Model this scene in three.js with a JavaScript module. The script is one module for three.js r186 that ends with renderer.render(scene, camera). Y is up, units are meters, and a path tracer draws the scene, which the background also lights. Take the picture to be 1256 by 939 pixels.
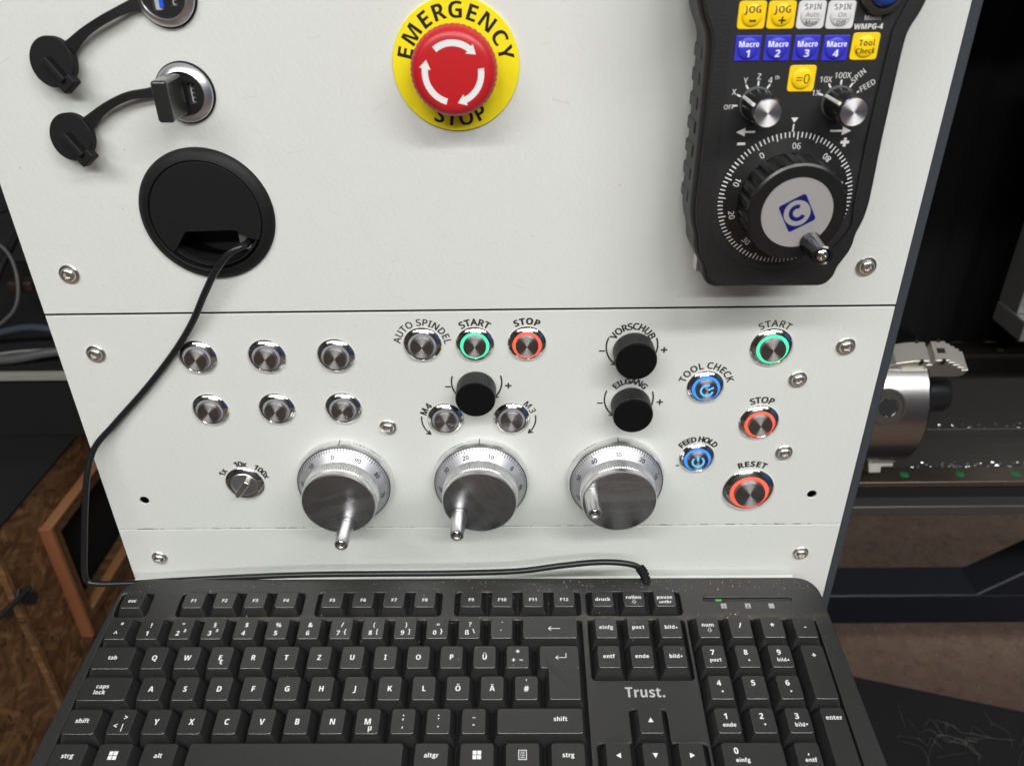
import * as THREE from 'three';
import { RoundedBoxGeometry } from 'three/addons/geometries/RoundedBoxGeometry.js';
import { RectAreaLightUniformsLib } from 'three/addons/lights/RectAreaLightUniformsLib.js';
import { mergeGeometries, toCreasedNormals } from 'three/addons/utils/BufferGeometryUtils.js';

// ---------- camera, exposure, light ----------
// All lengths below are millimetres, measured from the middle of the seam between the two upper panels
// (x right, y up, z out of the panel towards the reader); K turns them into metres, LIFT is the seam's height over the floor.
const K = 0.001, LIFT = 1.0;
const scene = new THREE.Scene();
scene.background = new THREE.Color(0, 0, 0);
const camera = new THREE.PerspectiveCamera(51.17, 1256 / 939, 0.02, 30);
camera.position.set(0.0292, LIFT + 0.1897, 0.403);
camera.rotation.set(THREE.MathUtils.degToRad(-30.419), THREE.MathUtils.degToRad(0.741), THREE.MathUtils.degToRad(-0.949), 'YXZ');
camera.focus = 0.47;
camera.userData.fStop = 11;
const renderer = new THREE.WebGLRenderer({ antialias: true });
renderer.toneMapping = THREE.LinearToneMapping;
renderer.toneMappingExposure = 1.0;
renderer.shadowMap.enabled = true;
RectAreaLightUniformsLib.init();
const LAMPS = [                       // x, y, z of the diffuser, length, width, radiance, label
  [-750, 1350, 1250, 1500, 160, 35, 'long white ceiling lamp above and to the left of the control panel'],
  [950, 1350, 1200, 1500, 160, 45, 'long white ceiling lamp above and to the right of the control panel'],
  [150, 1350, 2200, 1500, 160, 38, 'long white ceiling lamp farther back, behind the photographer'],
  [1500, 1350, -1350, 1500, 160, 20, 'long white ceiling lamp behind the lathe, near the back wall'],
];

// ---------- helpers ----------
const taken = {};
function numbered(name) {
  const n = taken[name] ?? 0; taken[name] = n + 1;
  return n ? `${name}_${String(n).padStart(3, '0')}` : name;
}
let seed = 7;
const rnd = () => { seed = (seed + 0x6d2b79f5) | 0; let t = Math.imul(seed ^ (seed >>> 15), 1 | seed); t = (t + Math.imul(t ^ (t >>> 7), 61 | t)) ^ t; return ((t ^ (t >>> 14)) >>> 0) / 4294967296; };
const rr = (a, b) => a + (b - a) * rnd();
const rad = THREE.MathUtils.degToRad;
const V = (x, y, z = 0) => new THREE.Vector3(x, y, z);
const scaled = new WeakSet();
const metres = (g) => { if (!scaled.has(g)) { g.scale(K, K, K); scaled.add(g); } return g; };
function thing(name, label, category, [x, y, z] = [0, 0, 0], group) {
  const o = new THREE.Group(); o.name = numbered(name); o.position.set(x * K, LIFT + y * K, z * K); scene.add(o);
  o.userData = { label, category };
  if (group) o.userData.group = group;
  return o;
}
function part(parent, name, g, m, { at, turn, label, kind, order } = {}) {
  const o = new THREE.Mesh(metres(g), m); o.name = numbered(name); o.castShadow = o.receiveShadow = true;
  if (at) o.position.set(at[0] * K, at[1] * K, (at[2] ?? 0) * K);
  if (turn) o.rotation.set(turn[0], turn[1], turn[2], order ?? 'XYZ');
  if (label) o.userData.label = label;
  if (kind) o.userData.kind = kind;
  parent.add(o);
  return o;
}
function sub(parent, name, [x, y, z], label) {      // a part that has sub-parts
  const o = new THREE.Group(); o.name = numbered(name); o.position.set(x * K, y * K, z * K); parent.add(o);
  if (label) o.userData.label = label;
  return o;
}
function single(name, g, m, label, category, extra = {}) {          // a thing that is one mesh
  const o = part(scene, name, g, m); o.position.y = LIFT; o.userData = { label, category, ...extra };
  return o;
}
function struct(name, g, m, pos) {
  const o = part(scene, name, g, m, { at: pos }); o.position.y += LIFT; o.userData = { kind: 'structure' };
  return o;
}
const std = (rgb, roughness = 0.5, metalness = 0, o = {}) => new THREE.MeshStandardMaterial({ color: new THREE.Color().setRGB(...rgb), roughness, metalness, ...o });
const phys = (rgb, roughness, metalness, o = {}) => new THREE.MeshPhysicalMaterial({ color: new THREE.Color().setRGB(...rgb), roughness, metalness, ...o });
const box = (w, h, d, r = 0.5, at) => { const g = new RoundedBoxGeometry(w, h, d, 2, Math.min(r, w / 2.01, h / 2.01, d / 2.01)); if (at) g.translate(...at); return g; };
// a turned shape about the panel's normal: points are [radius, height]
function turned(points, segments = 72, crease = 0.6, shape) {
  const g = new THREE.LatheGeometry(points.map(([r, h]) => new THREE.Vector2(Math.max(r, 0.01), h)), segments);
  g.rotateX(Math.PI / 2);
  if (shape) { const p = g.attributes.position; for (let i = 0; i < p.count; i++) { const x = p.getX(i), y = p.getY(i), r = Math.hypot(x, y), k = shape(r, Math.atan2(y, x), p.getZ(i)) / r; p.setXY(i, x * k, y * k); } }
  g.deleteAttribute('normal');
  return toCreasedNormals(g, crease);
}
function planarUV(g, x0, y0, w, h, ax = 'x', ay = 'y') {
  const p = g.attributes.position, uv = new Float32Array(p.count * 2), get = { x: 'getX', y: 'getY', z: 'getZ' };
  for (let i = 0; i < p.count; i++) { uv[2 * i] = (p[get[ax]](i) - x0) / w; uv[2 * i + 1] = (p[get[ay]](i) - y0) / h; }
  g.setAttribute('uv', new THREE.BufferAttribute(uv, 2));
  return g;
}
// rounds the corners of a closed outline; every corner gives the same number of points
function rounded(points, radius, k = 5) {
  const out = [], n = points.length;
  for (let i = 0; i < n; i++) {
    const p = new THREE.Vector2(...points[i]), a = new THREE.Vector2(...points[(i + n - 1) % n]).sub(p), b = new THREE.Vector2(...points[(i + 1) % n]).sub(p);
    const d = Math.min(typeof radius === 'number' ? radius : radius[i], a.length() * 0.49, b.length() * 0.49);
    a.setLength(d).add(p); b.setLength(d).add(p);
    for (let j = 0; j < k; j++) { const t = j / (k - 1); out.push(new THREE.Vector2((1 - t) ** 2 * a.x + 2 * t * (1 - t) * p.x + t * t * b.x, (1 - t) ** 2 * a.y + 2 * t * (1 - t) * p.y + t * t * b.y)); }
  }
  return out;
}
const rect = (x0, y0, x1, y1) => [[x0, y0], [x1, y0], [x1, y1], [x0, y1]];
const shapeOf = (pts, holes = []) => { const s = new THREE.Shape(pts); s.holes = holes.map((h) => new THREE.Path(h)); return s; };
const circlePts = (x, y, r, n = 48) => Array.from({ length: n }, (_, i) => new THREE.Vector2(x + r * Math.cos((i / n) * 2 * Math.PI), y + r * Math.sin((i / n) * 2 * Math.PI)));
// a plate from z0 to z1, its edges bevelled by b without growing
function plate(shape, z0, z1, b = 0.3, steps = 2) {
  const g = new THREE.ExtrudeGeometry(shape, { depth: z1 - z0 - 2 * b, bevelEnabled: b > 0, bevelThickness: b, bevelSize: b, bevelOffset: -b, bevelSegments: steps, curveSegments: 24 });
  g.translate(0, 0, z0 + b);
  return g;
}
const tube = (pts, r, n = 64, sides = 10) => new THREE.TubeGeometry(new THREE.CatmullRomCurve3(pts.map((p) => V(...p)), false, 'centripetal'), n, r, sides);
function canvas(w, h, draw) {
  const c = document.createElement('canvas'); c.width = w; c.height = h;
  draw(c.getContext('2d'), w, h);
  const t = new THREE.CanvasTexture(c); t.magFilter = THREE.LinearFilter;
  return t;
}
function colour(t) { t.colorSpace = THREE.SRGBColorSpace; return t; }
const tile = (t, x, y) => { const c = t.clone(); c.wrapS = c.wrapT = THREE.RepeatWrapping; c.repeat.set(x, y); c.needsUpdate = true; return c; };
// periodic noise of several octaves as a grey DataTexture
function noiseTexture(n, cells, octaves, stretch = 1) {
  const a = new Float32Array(n * n);
  for (let o = 0, c = cells, w = 1; o < octaves; o++, c *= 2, w *= 0.55) {
    const cy = Math.max(1, Math.round(c / stretch)), g = Array.from({ length: c * cy }, rnd), s = (t) => t * t * (3 - 2 * t);
    for (let y = 0; y < n; y++) for (let x = 0; x < n; x++) {
      const fx = (x / n) * c, fy = (y / n) * cy, ix = Math.floor(fx), iy = Math.floor(fy), u = s(fx - ix), v = s(fy - iy);
      const q = (i, j) => g[(j % cy) * c + (i % c)];
      a[y * n + x] += w * ((q(ix, iy) * (1 - u) + q(ix + 1, iy) * u) * (1 - v) + (q(ix, iy + 1) * (1 - u) + q(ix + 1, iy + 1) * u) * v);
    }
  }
  let lo = Infinity, hi = -Infinity; for (const v of a) { lo = Math.min(lo, v); hi = Math.max(hi, v); }
  const d = new Uint8Array(n * n * 4);
  for (let i = 0; i < n * n; i++) { const v = Math.round(((a[i] - lo) / (hi - lo)) * 255); d.set([v, v, v, 255], i * 4); }
  const t = new THREE.DataTexture(d, n, n); t.wrapS = t.wrapT = THREE.RepeatWrapping; t.magFilter = THREE.LinearFilter; t.needsUpdate = true;
  return t;
}
const grain = noiseTexture(256, 24, 3), streaks = noiseTexture(256, 6, 5, 1), blotch = noiseTexture(256, 5, 5);
const softStreak = (() => { const t = noiseTexture(256, 9, 3, 9), d = t.image.data; for (let i = 0; i < d.length; i++) if (i % 4 < 3) d[i] = 120 + d[i] * 0.5; return t; })();
const brushNoise = (() => { const t = noiseTexture(256, 64, 3, 32); return t; })();

// ---------- materials ----------
const M = {
  steel: std([0.72, 0.70, 0.67], 0.13, 1),
  nickel: std([0.74, 0.71, 0.66], 0.28, 1),
  aluminium: std([0.8, 0.8, 0.8], 0.32, 1),
  satin: std([0.66, 0.66, 0.67], 0.36, 1),
  spun: phys([0.4, 0.39, 0.385], 0.46, 1, { anisotropy: 0.95, anisotropyRotation: Math.PI / 2 }),
  spunBright: phys([0.95, 0.95, 0.97], 0.42, 1, { anisotropy: 0.9, anisotropyRotation: Math.PI / 2 }),
  black: std([0.012, 0.012, 0.013], 0.42),
  blackMatt: std([0.009, 0.009, 0.01], 0.75),
  knobFace: phys([0.0025, 0.0025, 0.0027], 0.8, 0, { specularIntensity: 0.3 }),
  knobSide: std([0.03, 0.03, 0.031], 0.34),
  rubber: phys([0.006, 0.006, 0.0065], 0.65, 0, { specularIntensity: 0.6 }),
  grommet: phys([0.007, 0.007, 0.0075], 0.55, 0, { specularIntensity: 0.6, bumpMap: tile(grain, 6, 6), bumpScale: 0.00005 }),
  cable: std([0.01, 0.01, 0.011], 0.33),
  red: phys([0.5, 0.012, 0.017], 0.38, 0),
  white: std([0.78, 0.77, 0.76], 0.5),
  unlit: std([0.28, 0.28, 0.31], 0.45),
  inside: std([0.02, 0.02, 0.02], 0.8),
  cabinet: std([0.041, 0.049, 0.058], 0.5, 0, { bumpMap: tile(grain, 5, 40), bumpScale: 0.00008 }),
  silverPaint: std([0.56, 0.54, 0.52], 0.38, 0.55),
  darkIron: std([0.02, 0.02, 0.024], 0.45),
};
const glow = (rgb, base = [0.05, 0.05, 0.05]) => std(base, 0.5, 0, { emissive: new THREE.Color().setRGB(...rgb) });
M.green = glow([0.08, 1.2, 0.6]); M.redGlow = glow([1.8, 0.14, 0.065]); M.blue = glow([0.02, 0.36, 1.6]); M.blueSign = glow([0.1, 0.65, 1.7]);

// ---------- room: only what the panel faces and mirrors ----------
const concrete = (() => {
  const t = colour(canvas(1024, 1024, (c, w, h) => {
    c.fillStyle = 'rgb(112,90,76)'; c.fillRect(0, 0, w, h);
    for (let i = 0; i < 5000; i++) { const s = rr(2, 26), k = rr(-26, 24); c.fillStyle = `rgba(${110 + k},${88 + k},${74 + k},0.16)`; c.beginPath(); c.ellipse(rnd() * w, rnd() * h, s, s * rr(0.3, 1), rnd() * 3, 0, 7); c.fill(); }
    for (let i = 0; i < 2600; i++) { const s = rr(2, 9), x = rnd() * w, y = (h * ((x / w) * 1.7 + rr(-0.16, 0.16) + Math.floor(rnd() * 3) * 0.33)) % h; c.fillStyle = `rgba(44,34,27,${rr(0.05, 0.2)})`; c.beginPath(); c.ellipse(x, y, s * rr(0.6, 2), s * rr(0.4, 1), rnd() * 3, 0, 7); c.fill(); }
    for (let i = 0; i < 2600; i++) { c.fillStyle = rnd() < 0.75 ? 'rgba(30,25,20,0.6)' : 'rgba(190,180,165,0.7)'; c.fillRect(rnd() * w, rnd() * h, rr(1, 3.4), rr(1, 3.4)); }
  }));
  return std([0.85, 0.85, 0.85], 0.8, 0, { map: tile(t, 6, 6), bumpMap: tile(blotch, 20, 20), bumpScale: 0.003 });
})();
const wallPaint = std([0.07, 0.07, 0.07], 0.9), ceilingPaint = std([0.5, 0.5, 0.49], 0.9), bluePaint = std([0.035, 0.075, 0.19], 0.6);
struct('floor', new THREE.BoxGeometry(5200, 100, 4600), concrete, [0, -1050, 400]);
struct('ceiling', new THREE.BoxGeometry(5200, 100, 4600), ceilingPaint, [0, 1500, 400]);
struct('wall_left', new THREE.BoxGeometry(100, 2600, 4600), wallPaint, [-2550, 250, 400]);
struct('wall_right', new THREE.BoxGeometry(100, 2600, 4600), bluePaint, [2550, 250, 400]);
struct('wall_back', new THREE.BoxGeometry(5200, 2600, 100), wallPaint, [0, 250, -1850]);
struct('wall_front', new THREE.BoxGeometry(5200, 2600, 100), wallPaint, [0, 250, 2650]);
for (const [x, y, z, l, w, power, label] of LAMPS) {
  const t = thing('ceiling_lamp', label, 'ceiling lamp', [x, y, z]);
  part(t, 'lamp_housing', box(l + 20, 60, w + 20, 8, [0, 36, 0]), M.white);
  part(t, 'lamp_diffuser', box(l, 10, w, 3, [0, 0, 0]), std([0.8, 0.8, 0.8], 0.5, 0, { emissive: new THREE.Color().setRGB(6, 6, 5.9) }));
  const light = new THREE.RectAreaLight(new THREE.Color().setRGB(1, 1, 0.985), power, l * K, w * K);
  light.position.set(0, -0.012, 0); light.rotation.x = -Math.PI / 2; light.castShadow = true; light.name = 'lamp_light';
  t.add(light);
}

// ---------- control cabinet with its three panels ----------
const cab = thing('control_cabinet', 'white machine control cabinet full of push buttons, dials and knobs', 'control panel');
const PX = 236.5, TOP = 260, SEAM2 = -155.9, LOW = -213;
// print of the middle panel, drawn in mm
const SC = 2048 / (2 * PX);
function arcText(c, text, cx, cy, r, from, to, size, weight = '', inward = false, ink = 0) {
  c.font = `${weight} ${size * 1.14}px sans-serif`; c.textAlign = 'center'; c.textBaseline = 'middle';
  const w = [...text].map((ch) => c.measureText(ch).width), total = w.reduce((a, b) => a + b, 0) - w[0] / 2 - w.at(-1) / 2;
  let run = 0;
  [...text].forEach((ch, i) => {
    const a = rad(from + ((to - from) * run) / (total || 1));
    c.save(); c.translate(cx + r * Math.cos(a), cy - r * Math.sin(a)); c.rotate(inward ? (3 * Math.PI) / 2 - a : Math.PI / 2 - a); c.scale(1.08, 1); c.fillText(ch, 0, 0);
    if (ink) { c.lineWidth = ink + 0.08; c.strokeText(ch, 0, 0); }
    c.restore();
    if (i < w.length - 1) run += w[i] / 2 + w[i + 1] / 2;
  });
}
function arcArrow(c, cx, cy, r, from, to, width, head) {
  c.lineWidth = width; c.lineCap = 'round'; c.lineJoin = 'round'; c.beginPath(); c.arc(cx, cy, r, -rad(from), -rad(to), to > from); c.stroke();
  if (!head) return;
  const a = rad(to), s = Math.sign(to - from), x = cx + r * Math.cos(a), y = cy - r * Math.sin(a), d = -a - s * Math.PI / 2;
  c.beginPath(); for (const k of [2.6, -2.6]) { c.moveTo(x, y); c.lineTo(x + head * Math.cos(d + k), y + head * Math.sin(d + k)); } c.stroke();
}
const printMap = colour(canvas(2048, Math.round(-SEAM2 * SC), (c, w, h) => {
  c.fillStyle = 'rgb(214,216,211)'; c.fillRect(0, 0, w, h);
  for (let i = 0; i < 160; i++) { c.fillStyle = `rgba(90,85,80,${rr(0.08, 0.35)})`; c.beginPath(); c.arc(rnd() * w, rnd() * h, rr(0.5, 1.4), 0, 7); c.fill(); }
  for (let x = 0; x < w; x += rr(3, 30)) { c.fillStyle = `rgba(35,32,30,${rnd() < 0.45 ? rr(0.5, 0.95) : rr(0.05, 0.3)})`; c.fillRect(x, h - rr(1, 3.4), rr(3, 26), 4); }
    c.scale(SC, SC); c.translate(PX, 0);                 // x = x, y = -y
  const ink = 'rgb(26,25,25)'; c.fillStyle = c.strokeStyle = ink;
  const T = (t, x, y, r, a, b, s, wgt, k) => arcText(c, t, x, -y, r, a, b, s, wgt, false, k);
  T('AUTO SPINDEL', -26.6, -21, 14.1, 166, 10, 4.9, '', 0.15);
  T('START', 3.3, -21, 13.9, 119, 60, 4.9, '', 0.3);
  T('STOP', 32.9, -21, 14.2, 114, 67, 4.9, 'bold', 0.1);
  T('M4', -16.2, -71.5, 13.8, 156, 136, 4.7, '', 0.3); T('M3', 23.4, -71.5, 13.8, 45, 24, 4.7, '', 0.12);
  T('VORSCHUB', 92.7, -22.6, 12.4, 149, 30, 4.8, '', 0.3);
  T('EILGANG', 92.9, -57.8, 11.9, 135, 44, 4.6, 'bold', 0.05);
  T('TOOL CHECK', 137.2, -50.8, 14.2, 158, 22, 4.9, '', 0.25);
  T('FEED HOLD', 137.4, -101.7, 14, 138, 45, 4.7, 'bold', 0.1);
  T('START', 171.9, -25.1, 15.3, 118, 61, 4.9, '', 0.12);
  T('STOP', 172, -76, 15.6, 111, 70, 4.9, '', 0.35);
  T('RESET', 172.4, -127, 19.7, 111, 68, 4.9, 'bold', 0.15);
  T('1x', -145.9, -118.4, 15.2, 151, 140, 4.8, 'bold', 0.05); T('10x', -145.9, -118.4, 15, 102, 82, 4.8, 'bold', 0.05); T('100x', -145.9, -118.4, 15.4, 53, 20, 4.8, 'bold', 0.05);
  arcArrow(c, -16.2, 71.5, 14.5, 173, 228, 0.8, 2.6); arcArrow(c, 23.4, 71.5, 14.5, 8, -46, 0.8, 2.6);
  for (const [x, y, r, l0, l1, headLeft, r0, r1, headRight] of [[3.3, -45.8, 14.7, 164, 213, 0, 16, -47, 2.4], [92.6, -23, 14.6, 158, 234, 2.6, 20, -34, 0], [92.9, -58.2, 14.4, 158, 234, 2.6, 18, -32, 0]]) {
    arcArrow(c, x, -y, r, l0, l1, 0.85, headLeft); arcArrow(c, x, -y, r, r0, r1, 0.85, headRight);
    c.fillRect(x - 18.6, -y + 2.4, 3.4, 0.85); c.fillRect(x + 16.6, -y + 2.1, 3.8, 0.9); c.fillRect(x + 18.05, -y + 0.65, 0.9, 3.8);
  }
  c.fillRect(125, 107.2, 2, 0.8);
}));
const speckMap = colour(canvas(1024, 580, (c, w, h) => {
  c.fillStyle = 'rgb(214,216,211)'; c.fillRect(0, 0, w, h);
  for (let i = 0; i < 130; i++) { c.fillStyle = `rgba(92,86,80,${rr(0.08, 0.4)})`; c.beginPath(); c.ellipse(rnd() * w, rnd() * h, rr(0.4, 1), rr(0.4, 0.8), 0, 0, 7); c.fill(); }
  for (let i = 0; i < 26; i++) { const x = rnd() * w, y = rnd() * h, l = rr(4, 22), a = rr(-0.6, 0.6); c.strokeStyle = `rgba(150,146,140,${rr(0.12, 0.35)})`; c.lineWidth = rr(0.4, 0.9); c.beginPath(); c.moveTo(x, y); c.lineTo(x + l * Math.cos(a), y + l * Math.sin(a)); c.stroke(); }
}));
const panelOrange = noiseTexture(256, 40, 2);
const panelMat = (map, w, h) => std(map ? [1, 1, 1] : [0.672, 0.688, 0.652], 0.46, 0, { map: map ?? null, bumpMap: tile(panelOrange, w / 62, h / 62), bumpScale: 0.00009 });
const facePlate = (name, y0, y1, holes, m) => part(cab, name, planarUV(plate(shapeOf(rect(-PX, y0, PX, y1).map((p) => new THREE.Vector2(...p)), holes), -1.4, 0, 0.2, 1), -PX, y0, 2 * PX, y1 - y0), m);
facePlate('upper_panel', 0.75, TOP, [circlePts(-133.2, 56.5, 31)], panelMat(speckMap, 2 * PX, TOP)).userData.label = 'upper white panel with emergency stop and cable grommet';
facePlate('middle_panel', SEAM2 + 0.25, -0.75, [circlePts(-213.3, -131.6, 3, 24), circlePts(213.5, -131.2, 3, 24)], panelMat(printMap, 2 * PX, -SEAM2)).userData.label = 'middle white panel with printed lettering and rows of buttons';
facePlate('lower_panel', LOW - 120, SEAM2 - 0.25, [], panelMat(speckMap, 2 * PX, 180)).userData.label = 'narrow lower white panel above the keyboard';
for (const s of [-1, 1]) part(cab, 'side_panel', box(6, 820, 300, 1.5, [s * PX + (s > 0 ? 3.2 : 2), -100, -150.8]), M.cabinet);
part(cab, 'rear_panel', box(460, 800, 4, 1, [0, -100, -120]), M.blackMatt);
for (const y of [0, SEAM2]) part(cab, 'seam_strip', box(470, 24, 2, 0.3, [0, y, -3.3]), M.blackMatt);
part(cab, 'keyboard_tray', box(448, 3, 175, 0.8, [0, 0, 87.5]), panelMat(null, 448, 175), { at: [-12, -200.2, 0.3], turn: [rad(6), 0, rad(-0.1)] });

function screw(x, y, R, turnBy) {
  const s = sub(cab, 'panel_screw', [x, y, 0.02]);
  part(s, 'screw_flange', turned([[R, 0], [R, 0.7], [R - 0.4, 1.1], [R * 0.7, 1.3]], 40), M.nickel);
  const dome = turned([[R * 0.74, 1], [R * 0.72, 1.9], [R * 0.62, 2.7], [R * 0.48, 3.15], [R * 0.34, 3.25], [R * 0.3, 3.0], [R * 0.28, 1.6], [0, 1.4]], 36, 0.8, (r, a) => (r < R * 0.4 && r > 0.1 ? r * (1 + 0.1 * Math.cos(6 * a)) : r));
  part(s, 'screw_head', dome, M.nickel, { turn: [0, 0, turnBy] });
}
[[-215.3, 24.4, 5.5], [215.3, 23.6, 5.5], [-214.4, -24.6, 5.5], [213.9, -24.9, 5.5], [-214.8, -180.2, 5.2], [214.4, -180.2, 5.2], [-51.4, -76.9, 5.3], [190.3, -46.2, 5.4], [190.5, -98.2, 5.3]].forEach(([x, y, R], i) => screw(x, y, R, i * 0.7));

// ---------- push buttons ----------
const ringProfile = [[11, 0], [11, 0.6], [10.75, 0.95], [8.75, 2.45], [8.45, 2.55], [8.25, 2.4], [8.25, 0.6]];
const G = {
  bezel: turned(ringProfile, 96), lens: turned([[8.2, 0.5], [8.15, 2.0], [7.9, 2.35], [6.75, 2.35], [6.55, 2.1], [6.55, 0.5]], 72),
  cap: turned([[6.5, 0.5], [6.5, 4.2], [6.3, 4.5], [0, 4.55]], 96),
};
const powerSymbol = (() => {
  const s = new THREE.Shape(), r = 3.5, w = 0.55, a0 = rad(90 + 42), a1 = rad(90 + 318);
  s.absarc(0, 0, r + w, a0, a1, false); s.absarc(0, 0, r - w, a1, a0, true);
  const b = new THREE.Shape([V(-w, 0.5), V(w, 0.5), V(w, 4.3), V(-w, 4.3)].map((p) => new THREE.Vector2(p.x, p.y)));
  return mergeGeometries([plate(s, 4.5, 4.72, 0.05, 1), plate(b, 4.5, 4.72, 0.05, 1)]);
})();
function button(x, y, R, label, lens = M.unlit, symbolTurn) {
  const b = sub(cab, 'push_button', [x, y, 0.02], label), k = R / 11;
  const list = [part(b, 'bezel', G.bezel, M.steel), part(b, 'light_ring', G.lens, lens), part(b, 'button_cap', G.cap, M.spun)];
  if (symbolTurn !== undefined) list.push(part(b, 'power_symbol_light', powerSymbol, M.blueSign, { turn: [0, 0, symbolTurn] }));
  for (const o of list) o.scale.set(k, k, 1 + (k - 1) * 0.5);
}
const rows = [['top', -27.7], ['bottom', -63.3]], cols = [['left', -156.4], ['middle', -116.6], ['right', -76.8]];
for (const [row, y] of rows) for (const [col, x] of cols) button(x, y, 11, `unlit steel push button without lettering, ${row} row, ${col} column`);
button(-26.6, -21, 11, 'unlit steel push button marked AUTO SPINDEL');
button(3.3, -21, 11, 'steel push button with green light ring, marked START, next to AUTO SPINDEL', M.green);
button(32.9, -21, 11, 'steel push button with red light ring, marked STOP, above the M3 button', M.redGlow);
button(-16.2, -71.5, 11, 'unlit steel push button marked M4');
button(23.4, -71.5, 11, 'unlit steel push button marked M3');
button(137.2, -50.8, 10.9, 'push button with blue ring and tilted blue power symbol, marked TOOL CHECK', M.blue, rad(-62));
button(137.4, -101.7, 10.9, 'push button with blue ring and upright blue power symbol, marked FEED HOLD', M.blue, rad(6));
button(171.9, -25.1, 12.2, 'larger steel push button with green light ring, marked START, at the right', M.green);
button(172, -76, 12.1, 'steel push button with red light ring, marked STOP, above RESET', M.redGlow);
button(172.4, -127, 16.2, 'largest steel push button with red light ring, marked RESET', M.redGlow);

// selector switch 1x 10x 100x
{
  const s = sub(cab, 'selector_switch', [-145.9, -118.4, 0.02], 'steel rotary selector switch marked 1x, 10x and 100x');
  part(s, 'bezel', turned([[12.3, 0], [12.3, 0.6], [12, 0.95], [9.5, 2.4], [9.2, 2.4], [9, 1.6], [9, 0.4]], 96), M.steel);
  part(s, 'turning_disc', turned([[8.9, 0.3], [8.9, 2.2], [8.4, 2.6], [7.6, 2.6], [7.4, 2.2], [0, 2.2]], 72), M.satin);
  const bar = plate(shapeOf(rounded([[-7.4, -1.9], [5.2, -1.9], [7.6, 0], [5.2, 1.9], [-7.4, 1.9]], 1.2)), 2.2, 8, 0.7, 3);
  part(s, 'handle_bar', bar, M.nickel, { turn: [0, 0, rad(232)] });
}

// ---------- black turning knobs ----------
function knob(x, y, R, H, label) {
  const k = sub(cab, 'turning_knob', [x, y, 0.02], label);
  part(k, 'knurled_side', turned([[R + 0.2, 0.3], [R + 0.2, H - 1.2], [R - 0.1, H - 0.9]], 288, 0.25, (r, a) => r + 0.28 * (((Math.round((a / (2 * Math.PI)) * 288) % 4) + 4) % 4 < 2 ? 1 : -1)), M.knobSide);
  part(k, 'knob_face', turned([[R, H - 1.2], [R, H - 0.5], [R - 0.5, H], [0, H]], 72), M.knobFace);
}
knob(3.0, -50.1, 11.1, 14, 'black knurled knob between the M4 and M3 buttons');
knob(93.5, -26.2, 11.3, 14, 'black knurled knob marked VORSCHUB');
knob(94, -62.1, 11.2, 14, 'black knurled knob marked EILGANG');

// ---------- three handwheels ----------
const scaleMap = colour(canvas(2048, 160, (c, w, h) => {
  c.fillStyle = 'rgb(205,205,208)'; c.fillRect(0, 0, w, h);
  c.fillStyle = c.strokeStyle = 'rgb(14,13,14)';
  for (let i = 0; i < 100; i++) { const l = i % 10 === 0 ? 0.4 : i % 5 === 0 ? 0.34 : 0.24; c.fillRect((i / 100) * w - 2.2, h * (1 - l), 4.4, h * l); }
  for (let i = -1; i < 10; i++) { c.save(); c.translate((((i + 10) % 10) / 10) * w + (i < 0 ? w - w : 0), h * 0.36); c.rotate(Math.PI); c.scale(1, 1.5); c.font = 'bold 50px sans-serif'; c.textAlign = 'center'; c.textBaseline = 'middle'; c.fillText(String(((i + 10) % 10) * 10), 0, 0); c.restore(); }
  c.save(); c.translate(w, h * 0.36); c.rotate(Math.PI); c.scale(1, 1.5); c.font = 'bold 50px sans-serif'; c.textAlign = 'center'; c.textBaseline = 'middle'; c.fillText('0', 0, 0); c.restore();
}));
scaleMap.wrapS = THREE.RepeatWrapping;
const scaleMat = phys([0.95, 0.95, 0.97], 0.46, 0.75, { map: scaleMap });
const wheelFace = phys([0.43, 0.43, 0.435], 0.36, 1, { anisotropy: 0.6, roughnessMap: tile(softStreak, 1, 1), bumpMap: tile(brushNoise, 1.5, 1.5), bumpScale: 0.000018 });
const stickerMap = colour(canvas(256, 48, (c, w, h) => {
  c.fillStyle = 'rgb(225,226,224)'; c.fillRect(0, 0, w, h); c.fillStyle = 'rgb(70,70,70)';
  for (let x = 14; x < w - 14; x += rr(5, 13)) c.fillRect(x, h * 0.35, rr(2, 7), h * 0.3);
}));
const WG = {
  base: turned([[30, 0], [30, 4.6], [29.6, 5.6], [29.1, 6.6], [28.9, 6.9]], 120, 0.5),
  groove: turned([[28.9, 5], [28.9, 6.95], [28.3, 6.95], [28.3, 5]], 120),
  scale: turned([[28.4, 7], [22.6, 12.8]], 160, 0.5),
  knurl: turned([[22.6, 13], [22.9, 13.4], [22.9, 20.6], [22.5, 21.2]], 400, 0.25, (r, a) => r + (r > 22.7 ? 0.17 * (((Math.round((a / (2 * Math.PI)) * 400) % 4) + 4) % 4 < 2 ? 1 : -1) : 0)),
  bevel: turned([[22.5, 21.2], [22.7, 23.4], [22.4, 24.4], [22.1, 24.8], [21.7, 24.9]], 120),
  face: planarUV(turned([[21.7, 24.7], [21.6, 25], [0, 25]], 96), -22, -22, 44, 44),
  handle: turned([[4.6, 0], [4.6, 0.8], [4.1, 1], [4.1, 1.6], [4.75, 1.9], [4.7, 6], [4.15, 17.6], [3.9, 18.3], [3.4, 18.4], [3.2, 17.6]], 48),
  tip: turned([[3.2, 17], [3.1, 17.5], [2.5, 18.2], [1.6, 18.5], [1.3, 18.0], [0, 17.7]], 32, 0.8, (r, a) => (r > 0.8 && r < 2 ? r * (1 + 0.22 * Math.cos(4 * a)) : r)),
  mark: box(0.55, 0.3, 5.2, 0.1),
};
scaleMat.map.needsUpdate = true;
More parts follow.
